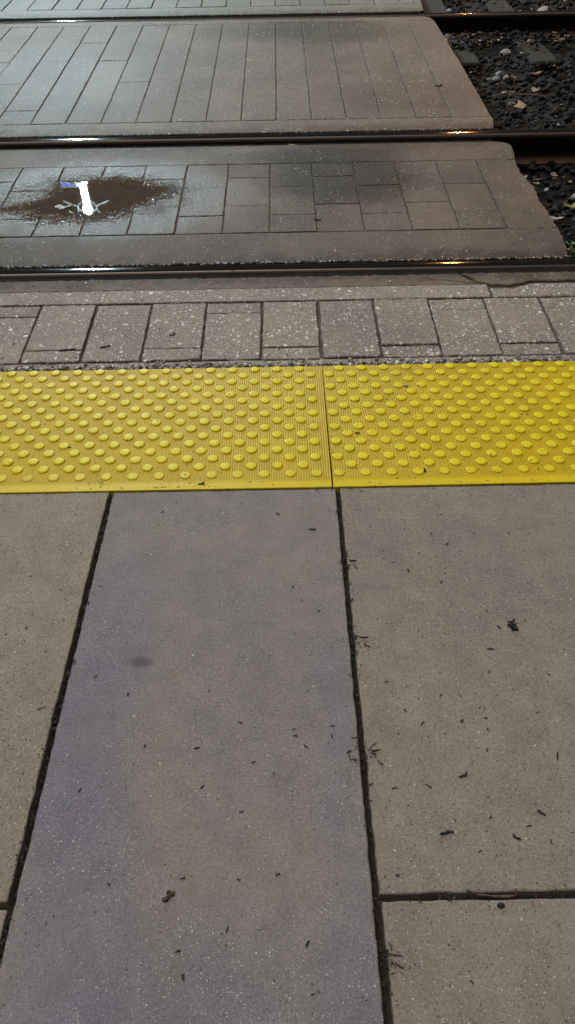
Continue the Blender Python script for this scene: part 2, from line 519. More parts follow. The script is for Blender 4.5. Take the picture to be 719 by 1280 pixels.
slab(-.5135, .6845, .1435, 3.04, M['slab_purple'], 'smooth violet grey concrete slab, the long middle one between the two dirt joints', 1.1)
slab(-1.75, .6845, -.5275, 1.846, M['slab_olive_rough'], 'pale speckled concrete slab left of the violet slab, touching the yellow tile', 2.2, .0015)
slab(-1.75, 1.859, -.5245, 3.04, M['slab_olive_rough'], 'small corner of concrete slab at the bottom left of the photo, below the left cross joint', 3.3)
slab(.1565, .6845, 1.75, 1.8435, M['slab_olive'], 'olive grey concrete slab right of the violet slab carrying a black crumpled scrap', 4.4, .001)
slab(.1595, 1.8565, 1.75, 3.04, M['slab_olive'], 'olive grey concrete slab at the bottom right, below the right cross joint', 5.5)

# ------------------------------------------------------------------ yellow tactile tiles
DS_, D2 = .0795, .03975        # dome pitch along a row, distance between staggered rows
TD = .681


def tactile(x0, x1, ph, label, rotz=0.0, dv=0.0):
    b = MB()
    W = x1 - x0
    b.prism(fine(rect(0, 0, W, TD), .03, .0006, x0), -.02, .004, .002)
    for k in range(16):
        v = .0195 + D2 * k
        y = TD - v
        xx = ph + (D2 if k % 2 else 0.0)
        n0 = math.ceil((x0 + .019 - xx) / DS_)
        while True:
            x = xx + n0 * DS_
            n0 += 1
            if x > x1 - .019: break
            wear = .55 if k == 15 else (.93 + .14 * rnd.random())
            r = .0181 * (1 + rnd.uniform(-.02, .02)); H = .0047 * wear * (.8 if rnd.random() < .04 else 1)
            s0 = .0039
            b.lathe([(r, s0 - .001), (r * .985, s0 + H * .16), (r * .93, s0 + H * .56), (r * .86, s0 + H * .84), (r * .72, s0 + H * .97), (r * .35, s0 + H * 1.03)],
                    (x - x0 + rnd.uniform(-.0004, .0004), y, 0), 18)
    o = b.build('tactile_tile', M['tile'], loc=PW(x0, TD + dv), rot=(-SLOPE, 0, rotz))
    return tag(o, label, 'tactile tile', 'yellow tactile tiles along the platform edge')


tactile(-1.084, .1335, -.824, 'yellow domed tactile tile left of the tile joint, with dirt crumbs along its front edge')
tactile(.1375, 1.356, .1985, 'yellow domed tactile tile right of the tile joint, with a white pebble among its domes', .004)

# ------------------------------------------------------------------ stamped concrete between and around the rails
def cols(x0, pitch, lo, hi):
    k0 = math.floor((lo - x0) / pitch); out = []
    k = k0
    while x0 + k * pitch < hi:
        out.append((k, x0 + k * pitch)); k += 1
    return out


def bricks(b, x0, pitch, lo, hi, ya, yb, cross, gap, mb, seed=1, bev=.003, top=0.0, cg=None):
    """stamped bricks as raised blocks; cross(k) gives the cross joints of column k"""
    rg = random.Random(seed)
    for k, x in cols(x0, pitch, lo, hi):
        xa, xb = max(lo, x) , min(hi, x + pitch)
        if xb - xa < .04: continue
        g1 = gap * rg.uniform(.55, 1.15) / 2; g2 = gap * rg.uniform(.55, 1.15) / 2
        cc = [c for c in cross(k) if ya + .03 < c < yb - .03]
        ys = [ya] + cc + [yb]
        for i in range(len(ys) - 1):
            c1 = (cg or gap) * rg.uniform(.35, .8) / 2
            c2 = (cg or gap) * rg.uniform(.35, .8) / 2
            z = top + rg.uniform(-.0018, .0012)
            b.prism(fine(rect(xa + g1, ys[i] + c1, xb - g2, ys[i + 1] - c2), .016, .0040, k * 3.7 + i + seed, 26), -.03, z + (rg.uniform(-.003, .003) if gap > .011 else 0), bev, mb)


# --- platform-side strip with one row of stamped bricks
b = MB()
b.prism(rect(-5, Y0 + .014, 6, 2.998), -.20, -.010, 0, 1)
bricks(b, -.0855, .2228, -4.9, 5.9, 2.392, 2.794, lambda k: [2.712 if k % 2 else 2.468], .012, 0, 3, .004, cg=.008)
b.prism(fine(rect(-5, Y0 + .022, 6, 2.386), .03, .006, 9, 22), -.03, -.002, .005, 0)
b.prism(fine(rect(-5, 2.802, .84, 2.902), .03, .003, 5, 20), -.03, .0005, .004, 0)
b.prism(fine([(.848, 2.80), (6, 2.815), (6, 2.912), (1.03, 2.905), (.94, 2.868), (.852, 2.874)], .02, .005, 6, 25), -.03, .000, .006, 0)
b.prism(fine([(-5, 2.9035), (.60, 2.9035), (.838, 2.904), (.79, 2.922), (.757, 2.968), (.735, 2.996), (-5, 2.997)], .012, .008, 7, 40), -.03, -.0008, .004, 2)
b.prism(fine([(.775, 2.970), (.80, 2.932), (.862, 2.900), (.94, 2.894), (1.02, 2.924), (1.2, 2.928), (6, 2.928), (6, 2.997), (.752, 2.997)], .012, .009, 8, 40), -.03, .001, .006, 2)
o = b.build('stamped_strip', [M['strip'], M['dirt_pale'], M['strip_smooth']])
tag(o, 'strip of brick-stamped pebbly concrete between the yellow tiles and the nearest rail', 'concrete strip')

# --- crossing panel between the two near rails
XR = [(1.232, 3.128), (1.256, 3.20), (1.268, 3.39), (1.262, 3.50), (1.264, 3.59), (1.250, 3.70), (1.262, 3.82), (1.258, 3.92), (1.236, 4.03), (1.240, 4.14), (1.262, 4.30), (1.272, 4.43), (1.262, 4.468)]
b = MB()
b.prism([(-5, 3.126)] + [(x - .02, y) for x, y in XR] + [(-5, 4.470)], -.19, -.0065, 0, 1)
bricks(b, -.0585, .2194, -4.9, 1.036, 3.409, 4.208, lambda k: [3.590, 3.912, 4.24] if k % 2 == 0 else [3.36, 3.700, 4.028], .0075, 0, 11, .0028, cg=.0045)
b.prism(fine([(-5, 3.125), (1.18, 3.126), (1.232, 3.128), (1.256, 3.20), (1.268, 3.39), (1.268, 3.4035), (-5, 3.4035)], .02, .004, 2, 30), -.10, .0, .005, 0)
b.prism(fine([(1.0385, 3.405), (1.268, 3.405)] + XR[3:10] + [(1.244, 4.2095), (1.0385, 4.2095)], .015, .009, 4, 30), -.14, -.0012, .0025, 0)
b.prism(fine([(-5, 4.2115), (1.246, 4.2115), (1.262, 4.30), (1.270, 4.40), (1.255, 4.44), (1.20, 4.469), (-5, 4.471)], .02, .004, 6, 30), -.10, -.0005, .005, 0)
o = b.build('crossing_panel', [M['mid'], M['dirt_pale']])
tag(o, 'brick-stamped concrete panel between the two nearest rails, holding the puddle, with a crumbled right end', 'crossing panel', 'stamped concrete panels of the track crossing')

# --- panel between the near track and the far track
XT = [(1.235, 4.668), (1.250, 4.80), (1.248, 5.2), (1.246, 5.8), (1.236, 6.5), (1.226, 7.0), (1.205, 7.11), (1.165, 7.148)]
b = MB()
b.prism([(-6, 4.666)] + [(x - .02, y) for x, y in XT] + [(-6, 7.146)], -.19, -.0055, 0, 1)
bricks(b, -.024, .2086, -5.9, 1.019, 4.866, 7.020, lambda k: ([5.62, 6.55] if k % 2 else [5.1, 6.1]) if k < -4 else [], .0085, 0, 21, .0035, cg=.0018)
b.prism(fine([(-6, 4.664), (1.225, 4.665), (1.252, 4.80), (1.250, 4.860), (-6, 4.860)], .025, .004, 2, 30), -.14, .0, .006, 0)
b.prism(fine([(1.0225, 4.8625), (1.249, 4.8625), (1.248, 5.2), (1.246, 5.8), (1.236, 6.5), (1.226, 7.0235), (1.0225, 7.0235)], .025, .004, 4, 30), -.14, -.001, .003, 0)
b.prism(fine([(-6, 7.0255), (1.225, 7.0255), (1.205, 7.11), (1.165, 7.148), (-6, 7.150)], .025, .004, 6, 30), -.14, -.0005, .006, 0)
o = b.build('crossing_panel', [M['far'], M['dirt_faded']])
tag(o, 'plank-grooved concrete panel between the second rail and the farthest rail, square right end', 'crossing panel', 'stamped concrete panels of the track crossing')

# --- panel beyond the farthest rail
b = MB()
b.prism(rect(-7, 7.302, 1.16, 8.79), -.19, -.009, 0, 1)
bricks(b, -.024, .2086, -6.9, 1.15, 7.56, 8.79, lambda k: [], .0115, 0, 31, .004)
b.prism(fine([(-7, 7.300), (1.15, 7.300), (1.19, 7.33), (1.20, 7.554), (-7, 7.554)], .03, .004, 2, 30), -.14, .0, .006, 0)
b.prism(fine(rect(1.155, 7.560, 1.205, 8.79), .03, .004, 3, 30), -.14, .0, .006, 0)
o = b.build('crossing_panel', [M['farther'], M['dirt_faded']])
tag(o, 'concrete panel beyond the farthest rail, cut off by the top of the photo', 'crossing panel', 'stamped concrete panels of the track crossing')

# ------------------------------------------------------------------ rails
def rail(y0, y1, yr0, yr1, rz, label, xr):
    """head from y0 to y1, rubber flangeway from yr0 to yr1 on its near side"""
    cy = (y0 + y1) / 2
    r = empty('rail', (0, cy, -.17), label, 'rail', 'steel rails laid in the crossing')
    w = (y1 - y0) / 2
    pr = []
    n = 14
    for i in range(n + 1):
        a = -1 + 2 * i / n
        z = .17 - .0045 * a * a - .010 * max(0, abs(a) - .72) ** 2 / .0784
        pr.append((a * w, z))
    prof = [(-w, .132), (w, .132)] + pr[::-1]
    b = MB(); b.sweep_x(prof, -9, 9, .25); b.build('rail_head', M['steel'], r)
    b = MB()
    b.sweep_x([(-.070, 0), (.070, 0), (.070, .012), (.012, .030), (.009, .10), (.020, .1315), (-.020, .1315), (-.009, .10), (-.012, .030), (-.070, .012)], -9, 9, .5, smooth=False)
    b.build('rail_web', M['rail_rust'], r)
    b = MB()
    b.sweep_x([(yr0 - cy, .035), (yr1 - cy, .035), (yr1 - cy, rz + .17), ((yr0 + yr1) / 2 - cy, rz + .17 - .006), (yr0 - cy, rz + .17 + .004)], -6, xr, .02, jit=.004)
    b.build('rubber_strip', M['rubber'], r)
    return r


rail(3.047, 3.119, 2.999, 3.046, -.014, 'nearest steel rail, next to the pebbly brick strip', 6)
rail(4.578, 4.656, 4.474, 4.577, -.030, 'second steel rail, just beyond the puddle', 1.20)
rail(7.186, 7.262, 7.154, 7.185, -.022, 'farthest steel rail, at the top of the photo', 1.15)

# ------------------------------------------------------------------ puddle on the near panel
PUD = [(-1.36, 3.700), (-1.29, 3.660), (-1.22, 3.630), (-1.06, 3.580), (-.96, 3.585), (-.873, 3.602), (-.79, 3.640), (-.727, 3.674), (-.69, 3.735), (-.635, 3.790), (-.585, 3.835), (-.575, 3.895), (-.60, 3.945),
       (-.661, 3.958), (-.73, 4.015), (-.815, 4.062), (-.88, 4.050), (-.939, 4.035), (-1.017, 4.012), (-1.09, 4.010), (-1.16, 3.985), (-1.175, 3.93), (-1.17, 3.86), (-1.205, 3.79), (-1.28, 3.750)]
PC = (-.9, 3.82)
b = MB()
pp = fine([(x - PC[0], y - PC[1]) for x, y in PUD], .008, 0)
pp = [(x * q, y * q) for x, y in pp for q in (1 + .16 * mnoise.noise((x * 13, y * 13, 4.4)) + .10 * mnoise.noise((x * 45, y * 45, 8.4)),)]
np_ = len(pp); dep = []
for k, (f, z, d) in enumerate(((1.12, .0009, 0.0), (1.0, .0012, .35), (.9, .0013, .8), (.78, .0014, 1.0), (.3, .0014, 1.0))):
    for (x, y) in pp:
        b.v.append((x * f, y * f, z)); dep.append(d)
    if k:
        for q in range(np_):
            q2 = (q + 1) % np_
            b.face([(k - 1) * np_ + q, (k - 1) * np_ + q2, k * np_ + q2, k * np_ + q], 0, False)
b.face([4 * np_ + q for q in range(np_)])
pud = b.build('puddle', M['puddle'], loc=(PC[0], PC[1], .0006))
at = pud.data.attributes.new('depth', 'FLOAT', 'POINT')
at.data.foreach_set('value', dep)
tag(pud, 'shallow brown muddy puddle mirroring a white lamp', 'puddle')

# ------------------------------------------------------------------ loose grit, ballast, litter (uncountable)
b = MB()
rg = random.Random(5)
for i in range(1500):                      # pale grit caught along the far edge of the tiles
    x = rg.uniform(-1.6, 1.6)
    b.stone((x, Y0 + .004 + abs(rg.gauss(0, .018)), rg.uniform(-.004, .003)), rg.choice((.002, .003, .004, .0055, .008)) * rg.uniform(.7, 1.2), .7, rg=rg)
for i in range(1500):                      # along the edges of the concrete by the rails
    x = rg.uniform(-2, 1.25)
    y = rg.choice((3.124, 3.126, 3.130, 3.134, 2.992)) + rg.gauss(0, .006)
    b.stone((x, y, -.002 if y > 3.115 else -.010), rg.choice((.002, .003, .0035, .005)) * rg.uniform(.7, 1.2), .6, rg=rg)
for i in range(500):
    x = rg.uniform(-2.4, 1.2)
    y = rg.choice((4.66, 4.668, 4.862, 7.3)) + rg.gauss(0, .008)
    b.stone((x, y, 0), rg.choice((.003, .004, .006)) * rg.uniform(.7, 1.2), .5, rg=rg)
for i in range(900):                       # scattered on the pebbly strip and the near panel
    x = rg.uniform(-1.7, 1.2); y = rg.choice((rg.uniform(2.36, 2.98), rg.uniform(2.36, 2.98), rg.uniform(3.15, 4.45)))
    b.stone((x, y, .001), rg.choice((.0015, .002, .003, .0045)) * rg.uniform(.7, 1.2), .5, rg=rg)
tag(b.build('grit', M['grit']), 'pale loose grit along the tile and rail edges', 'grit', kind='stuff')

b = MB()
for i in range(1500):                      # wet grit standing out of the puddle; its pale colour paints in lamp sparkle
    p = Vector(pp[rg.randrange(len(pp))]); q = p * (1 + rg.gauss(.03, .07)) + Vector((rg.gauss(0, .012), rg.gauss(0, .010)))
    b.stone((PC[0] + q.x, PC[1] + q.y, .0015), rg.choice((.002, .003, .004, .005)) * rg.uniform(.7, 1.2), .7, rg=rg)
tag(b.build('wet_sparkle_grit', M['wet_sparkle_grit']), 'wet grit along the edge of the puddle, its sparkle painted as pale colour', 'grit', kind='stuff')

b = MB()
rg = random.Random(9)
def rail_free(y): return not (4.545 < y < 4.69 or 7.15 < y < 7.30 or y < 3.14)
n = 0
while n < 9000:
    x = rg.uniform(1.20, 4.2); y = rg.uniform(3.14, 9.6)
    if not rail_free(y): continue
    if x < 1.27 and (3.1 < y < 7.2): continue
    r = rg.choice((.008, .011, .014, .018, .023)) * rg.uniform(.8, 1.2)
    b.stone((x, y, -.165 + .03 * mnoise.noise((x * 2, y * 2, 0)) + rg.uniform(-.012, .020) + (.045 if 6.68 < y < 7.1 else 0)), r, .75, rg=rg)
    n += 1
tag(b.build('ballast', M['ballast']), 'dark wet ballast stones right of the crossing', 'ballast', kind='stuff')

b = MB()
rg = random.Random(15)
def on_plat(bm, x, v, h, L, W, T, ang, bend=0, tilt=0):
    bm.chip((x, -v, h), L, W, T, ang, bend, rg=rg, tilt=tilt)
for i in range(200):                       # tiny crumbs over the slabs
    s_ = rg.random()
    x = rg.uniform(.17, .62) if s_ < .5 else (rg.uniform(-1.0, -.54) if s_ < .75 else rg.uniform(-.5, .13))
    v = rg.uniform(.70, 2.25)
    L = rg.choice((.003, .004, .005, .007, .010)) * rg.uniform(.7, 1.2)
    on_plat(b, x, v, .0015, L, L * rg.uniform(.25, .7), .001, rg.uniform(0, 6.3), rg.uniform(-.5, .5))
for i in range(900):                       # in and beside the joints
    s_ = rg.random()
    if s_ < .42: x, v = -.5205 + rg.gauss(0, .0045), rg.uniform(.69, 2.1)
    elif s_ < .84: x, v = .150 + rg.gauss(0, .0045), rg.uniform(.69, 2.3)
    elif s_ < .94: x, v = rg.uniform(.16, .75), 1.850 + rg.gauss(0, .005)
    else: x, v = rg.uniform(-1.0, .75), .686 + rg.gauss(0, .004)
    inside = abs(x + .5205) < .006 or abs(x - .150) < .006 or abs(v - 1.85) < .005
    L = rg.choice((.003, .004, .006, .010)) * rg.uniform(.7, 1.2)
    on_plat(b, x, v, rg.uniform(-.012, -.003) if inside else .0015, L, L * rg.uniform(.2, .5), .0012, rg.uniform(0, 6.3), rg.uniform(-.6, .6), rg.uniform(0, .3))
for (cx, cv, sd, n) in ((-.555, .645, .02, 16), (-.355, .668, .03, 22), (-.255, .655, .012, 8), (.42, .5, .3, 26), (-.4, .45, .35, 30)):    # crumbs on the tiles
    for i in range(n):
        x, v = rg.gauss(cx, sd), min(.67, max(.03, rg.gauss(cv, sd * .5)))
        L = rg.choice((.003, .005, .008)) * rg.uniform(.7, 1.2)
        on_plat(b, x, v, .0042, L, L * rg.uniform(.3, .6), .001, rg.uniform(0, 6.3), rg.uniform(-.5, .5))
tag(b.build('litter', M['litter'], loc=PW(0, 0), rot=ROT), 'bark crumbs scattered over the slabs and in their joints', 'litter', kind='stuff')

b = MB()
rg = random.Random(33)
for i in range(170):
    if i < 60: x, y = rg.uniform(1.3, 3.2), rg.gauss(6.9, .12)
    elif i < 90: x, y = rg.uniform(1.3, 3.2), rg.uniform(7.45, 8.4)
    elif i < 140: x, y = rg.uniform(1.3, 3.0), rg.uniform(4.8, 6.8)
    else: x, y = rg.uniform(1.29, 1.9), rg.uniform(3.2, 4.4)
    if not rail_free(y): continue
    L = rg.choice((.012, .018, .028, .04)) * rg.uniform(.8, 1.2)
    b.chip((x, y, -.128 + (.03 if 6.68 < y < 7.1 else 0)), L, L * rg.uniform(.4, .7), .003, rg.uniform(0, 6.3), rg.uniform(-.4, .4), rg.choice((0, 0, 1, 2)), rg, rg.uniform(0, .4))
tag(b.build('leaf_litter', [M['leaf_tan'], M['leaf_pale'], M['leaf_lime']]), 'small leaf scraps strewn over the dark ballast', 'litter', kind='stuff')

# ------------------------------------------------------------------ single bits of bark, leaves and stones
def bit(name, x, v, L, W, T, ang, mat, label, cat, group=None, bend=0.2, h=.0008, tilt=.03, track=None, seed=0):
    rgb = random.Random(seed + int(x * 1000) + int(v * 1000))
    b = MB()
    b.chip((0, 0, 0), L, W, T, ang, bend, rg=rgb, tilt=tilt)
    if track is None: o = b.build(name, mat, loc=PW(x, v, h), rot=ROT)
    else: o = b.build(name, mat, loc=(x, v, track))
    return tag(o, label, cat, group)


G1 = 'bark chips lying on the concrete slabs'
LC = 'tiny black bark chip on the middle violet slab'
LR = 'tiny black bark chip on the big olive slab at the right'
for (x, v, L, a) in ((-.203, 1.536, .014, .3), (-.185, 1.626, .011, .8), (.090, 1.489, .010, 0), (.029, 1.537, .012, -.9), (-.081, 1.572, .010, .4), (.087, 1.513, .012, 1.6), (.122, 1.552, .012, .7),
                     (.008, 1.511, .010, .1), (-.209, 1.810, .011, .2), (-.206, 1.934, .011, .5), (-.121, 1.900, .010, 1.4), (.022, 1.926, .013, 1.0), (-.031, 1.805, .010, .5), (-.103, 1.681, .009, .2),
                     (-.435, 1.628, .010, 1.1), (-.359, .776, .010, .4), (.010, 1.077, .009, 1.0)):
    bit('bark_chip', x, v, L, L * .36, .0014, a, M['mulch'], LC, 'bark chip', G1, rnd.uniform(-.5, .5))
for (x, v, L, a) in ((.286, 1.487, .013, .9), (.208, 1.636, .012, .2), (.278, 1.633, .014, -.6), (.493, 1.695, .018, -.7), (.461, 1.721, .012, .2), (.336, 1.416, .010, 1.1), (.476, 1.289, .018, -.1),
                     (.408, 1.038, .010, .3), (.460, 1.353, .009, .9), (.356, 1.769, .009, .3)):
    bit('bark_chip', x, v, L, L * .36, .0014, a, M['mulch'], LR, 'bark chip', G1, rnd.uniform(-.6, .6))
bit('bark_stick', .298, 1.732, .028, .006, .004, .12, M['mulch'], 'straight black bark stick near the bottom of the big olive slab', 'bark chip', G1, 0)
bit('bark_stick', .354, 1.612, .022, .006, .004, .5, M['mulch'], 'forked black bark sliver above the straight stick on the olive slab', 'bark chip', G1, .4)
bit('bark_stick', .558, 1.570, .019, .004, .003, 1.3, M['mulch'], 'upright black bark splinter near the right edge of the olive slab', 'bark chip', G1, .1)
bit('bark_stick', .431, 1.743, .018, .006, .003, -.7, M['mulch'], 'slanting black bark sliver right of the straight stick', 'bark chip', G1, .2)
bit('bark_stick', .069, .861, .018, .004, .003, .1, M['mulch'], 'short black stick near the top of the violet slab', 'bark chip', G1, .1)
bit('bark_stick', -.558, 1.431, .020, .004, .003, .5, M['mulch'], 'thin black sliver on the left slab beside the left joint', 'bark chip', G1, .1)
bit('dead_leaf', -.230, 1.843, .026, .011, .004, .75, M['leaf_brown'], 'curled reddish brown leaf scrap low on the violet slab', 'leaf', None, .35, tilt=.25)

b = MB(); rg = random.Random(77)
for i in range(9):
    a = rg.uniform(0, 6.3); q = .006
    b.chip((q * math.cos(a), q * math.sin(a), rg.uniform(0, .004)), rg.uniform(.012, .02), .010, .004, rg.uniform(0, 6), .3, rg=rg, tilt=.3)
b.chip((.000, .016, 0), .020, .005, .003, .3, .8, rg=rg, tilt=.1); b.chip((.018, .012, 0), .012, .002, .001, .1, .2, rg=rg)
tag(b.build('leaf_scrap', M['mulch'], loc=PW(.545, 1.222, .001), rot=ROT), 'black crumpled scrap lying on the olive slab at the right', 'leaf scrap')

CL = [(.152, .997, .016, 34, 'clump of mulch in the right dirt joint, the one nearest the yellow tile'),
      (.157, 1.257, .018, 40, 'clump of mulch with a protruding twig midway along the right dirt joint'),
      (.155, 1.562, .020, 60, 'largest clump of black mulch spilling out of the right dirt joint'),
      (.160, 1.954, .012, 36, 'clump of mulch at the bottom of the right dirt joint, below the cross joint')]
for (x, v, sd, n, lab) in CL:
    b = MB(); rg = random.Random(int(v * 1000))
    for i in range(n):
        L = rg.uniform(.004, .014)
        b.chip((rg.gauss(0, sd * .55), rg.gauss(0, sd), rg.uniform(-.006, .004)), L, L * rg.uniform(.12, .3), .0018, rg.uniform(0, 6.3), rg.uniform(-.6, .6), rg=rg, tilt=rg.uniform(0, .4))
    b.chip((sd * 1.2, sd * .5, .002), .022, .003, .003, rg.uniform(-.2, .1), .2, rg=rg, tilt=.1)
    b.chip((sd * 1.5, -sd * .9, .002), .017, .003, .003, rg.uniform(-.9, -.6), .2, rg=rg, tilt=.1)
    tag(b.build('mulch_clump', M['litter'], loc=PW(x, v, .001), rot=ROT), lab, 'mulch clump', 'mulch clumps caught in the right joint')
bit('twig', .370, 1.850,   .075, .0045, .004, -.03, M['twig'], 'pale twig lying in the cross joint at the lower right', 'twig', None, .03, -.003, tilt=0)


def stone_thing(name, loc, r, mat, label, cat, group=None, sq=.65, rot=(0, 0, 0), seed=1):
    rgb = random.Random(seed); b = MB()
    base = [p.copy() for p in ICO_V]
    # one subdivision for a rounder pebble
    vs = [tuple(p * (1 + rgb.uniform(-.30, .30))) for p in base]; fs = []; cache = {}
    def mid(i, j):
        k = (min(i, j), max(i, j))
        if k not in cache:
            q = ((Vector(vs[i]) + Vector(vs[j])) / 2).normalized() * ((Vector(vs[i]).length + Vector(vs[j]).length) / 2 * rgb.uniform(.93, 1.05))
            cache[k] = len(vs); vs.append(tuple(q))
        return cache[k]
    for (a, c, d) in ICO_F:
        e, f, g = mid(a, c), mid(c, d), mid(d, a)
        fs += [(a, e, g), (c, f, e), (d, g, f), (e, f, g)]
    sx, sy = rgb.uniform(.85, 1.3), rgb.uniform(.75, 1.05)
    b.v = [(p[0] * r * sx, p[1] * r * sy, p[2] * r * sq) for p in vs]
    for t in fs: b.face(list(t), 0)
    return tag(b.build(name, mat, loc=loc, rot=rot), label, cat, group)


stone_thing('pebble', PW(.374, 1.868, .003), .007, M['mulch'], 'round dark pebble just below the cross joint at the lower right', 'pebble', rot=ROT, seed=4)
stone_thing('pebble', PW(.418, .146, .007), .0065, M['stone_pale'], 'white pebble between the domes near the top of the right yellow tile', 'pebble', rot=ROT, seed=8)
bit('bark_chip', .229, .417, .017, .006, .003, .1, M['mulch'], 'dark bark chip stuck below a dome right of the tile joint', 'bark chip', 'bark chips on the yellow tiles', .4, .0045)
bit('bark_chip', .418, .613, .019, .007, .004, 1.5, M['mulch'], 'upright black drop-shaped chip near the front of the right yellow tile', 'bark chip', 'bark chips on the yellow tiles', .1, .0045)
bit('bark_chip', -.687, .466, .013, .004, .002, .2, M['mulch'], 'small dark cross-shaped chip amid the domes of the left yellow tile', 'bark chip', 'bark chips on the yellow tiles', .8, .0045)
bit('bark_chip', -.255, .657, .022, .006, .003, .5, M['mulch'], 'black chip on the smooth front margin of the left yellow tile', 'bark chip', 'bark chips on the yellow tiles', .3, .0045)
GS = 'bark chips on the pebbly strip'
bit('bark_chip', -.673, 2.486, .040, .010, .004, .25, M['mulch'], 'black bark sliver on the pebbly strip, second brick from the left', 'bark chip', GS, .1, track=.001)
bit('bark_chip', -.811, 2.469, .058, .008, .004, .1, M['bark'], 'long brown bark sliver along a cross joint of the pebbly strip', 'bark chip', GS, .1, track=.001)
bit('bark_chip', -.427, 2.560, .026, .016, .004, .5, M['mulch'], 'stubby black chip left of the middle of the pebbly strip', 'bark chip', GS, .4, track=.001)
bit('bark_chip', .486, 2.643, .018, .013, .003, .3, M['mulch'], 'round dark piece added in place of a hole, right of the middle of the pebbly strip', 'bark chip', GS, .0, track=.001)  # dark piece laid on top to stand for a hole in the concrete
bit('bark_chip', .165, 3.525, .034, .012, .004, .0, M['mulch'], 'dark chip on the near crossing panel, right of its middle', 'bark chip', None, .1, track=.001)
bit('bark_chip', 1.02, 5.42, .05, .025, .006, .2, M['mulch'], 'dark chip near the right end of the plank-grooved panel', 'bark chip', None, .3, track=.001)
bit('dead_leaf', .07, 4.52, .05, .028, .003, .1, M['leaf_tan'], 'small tan leaf in the groove in front of the second rail', 'leaf', None, .2, track=-.022)
bit('dead_leaf', -1.065, 3.705, .07, .035, .003, -.2, M['leaf_pale'], 'pale leaf lying in the puddle left of the mirrored lamp', 'leaf', None, .3, track=.0025, tilt=.15)

# among the ballast
GP = 'larger pale stones among the ballast'
for (x, y, r, mt, lab, sd) in (
        (1.723, 6.60, .055, 'stone_pale', 'largest white stone on the dark ballast, in front of the farthest rail', 1),
        (1.575, 6.10, .034, 'stone_pale', 'white stone, uppermost of the tight cluster of three on the ballast', 2),
        (1.530, 6.00, .030, 'stone_pale', 'white stone, lower left of the tight cluster of three on the ballast', 3),
        (1.605, 6.02, .026, 'stone_pale', 'white stone, lower right of the tight cluster of three on the ballast', 5),
        (2.302, 7.80, .055, 'stone_pale', 'white stone beyond the farthest rail at the top right', 6),
        (1.631, 6.86, .050, 'stone_tan', 'tan stone against the farthest rail, left of the other tan one', 7),
        (1.990, 6.90, .046, 'stone_tan', 'tan stone against the farthest rail, nearer the right edge', 9),
        (1.345, 7.05, .040, 'stone_grey', 'grey stone by the corner of the plank-grooved panel', 10),
        (1.500, 7.88, .035, 'stone_pale', 'white stone beyond the farthest rail beside the panel end', 11),
        (1.513, 4.33, .020, 'stone_grey', 'grey stone just in front of the second rail on the ballast', 12),
        (1.427, 4.13, .016, 'stone_pale', 'small white stone right of the crumbled panel end', 13),
        (1.552, 4.02, .030, 'stone_pale', 'white stone at the right edge of the photo beside the lime leaf', 14)):
    stone_thing('stone', (x, y, -.135), r * .9, M[mt], lab, 'stone', GP, seed=sd, sq=.7, rot=(rnd.uniform(-.5, .5), rnd.uniform(-.5, .5), rnd.uniform(0, 6)))
GL = 'leaves fallen on the ballast'
for (x, y, L, W, a, mt, lab) in (
        (1.829, 6.08, .08, .04, .4, 'leaf_tan', 'tan leaf right of the white stone cluster on the ballast'),
        (1.562, 5.40, .13, .08, .9, 'leaf_tan', 'broad tan leaf in the middle of the dark ballast'),
        (1.740, 5.72, .08, .05, 1.8, 'leaf_tan', 'small tan leaf beyond the broad tan one'),
        (1.382, 4.20, .03, .022, .3, 'leaf_lime', 'tiny yellow leaf beside the crumbled panel end'),
        (1.371, 3.77, .085, .032, -.4, 'leaf_pale', 'pale elongated leaf tucked against the crumbled panel end'),
        (1.500, 3.90, .085, .06, .2, 'leaf_lime', 'yellow green leaf on the ballast at the right edge of the photo'),
        (1.30, 6.95, .10, .07, .7, 'leaf_tan', 'tan leaf by the far corner of the plank-grooved panel'),
        (1.38, 6.78, .09, .05, 2.2, 'leaf_lime', 'lime leaf in front of the farthest rail by the panel corner'),
        (1.93, 5.25, .10, .04, .3, 'leaf_tan', 'long tan leaf on the ballast behind the second rail'),
        (1.62, 4.86, .09, .05, .1, 'leaf_pale', 'pale leaf close behind the second rail')):
    bit('dead_leaf', x, y, L, W, .003, a, M[mt], lab, 'leaf', GL, .25, track=-.128, tilt=.25)
b = MB()
b.tube([(0, 0, 0), (.09, .02, .015), (.18, .0, .012), (.30, -.06, .02), (.36, -.10, .005)], .0035, 6, r1=.002)
tag(b.build('twig', M['leaf_tan'], loc=(1.42, 5.58, -.115)), 'thin curved twig across the dark ballast', 'twig')

# weed in the near right corner of the ballast
w = empty('weed', (1.365, 3.36, -.15), 'small green weed growing at the right edge beside the nearest rail', 'weed')
rg = random.Random(21)
b = MB(); b.tube([(0, 0, 0), (.004, .0, .05), (.0, .006, .10)], .003, 6, r1=.0015); b.build('stem', M['weed'], w)
for i in range(9):
    a = rg.uniform(0, 6.3); b = MB()
    b.chip((0, 0, 0), rg.uniform(.05, .085), rg.uniform(.018, .03), .0012, 0, .1, rg=rg, tilt=.35)
    q = rg.uniform(.03, .045)
    b.build('leaf', M['weed'], w, loc=(q * math.cos(a), q * math.sin(a), rg.uniform(.03, .11)), rot=(rg.uniform(-.3, .3), rg.uniform(-.5, .1), a))

# concrete ties of the far track
for (x, lab) in ((1.40, 'grimy concrete tie end under the farthest rail, beside the panel corner'), (1.985, 'grimy concrete tie end under the farthest rail, near the right edge')):
    b = MB(); b.prism(fine(rect(-.105, -.35, .105, 2.1), .05, .006, x), -.2, 0, .02)
    tag(b.build('track_tie', M['tie'], loc=(x, 6.74, -.135)), lab, 'track tie', 'concrete ties of the far track')

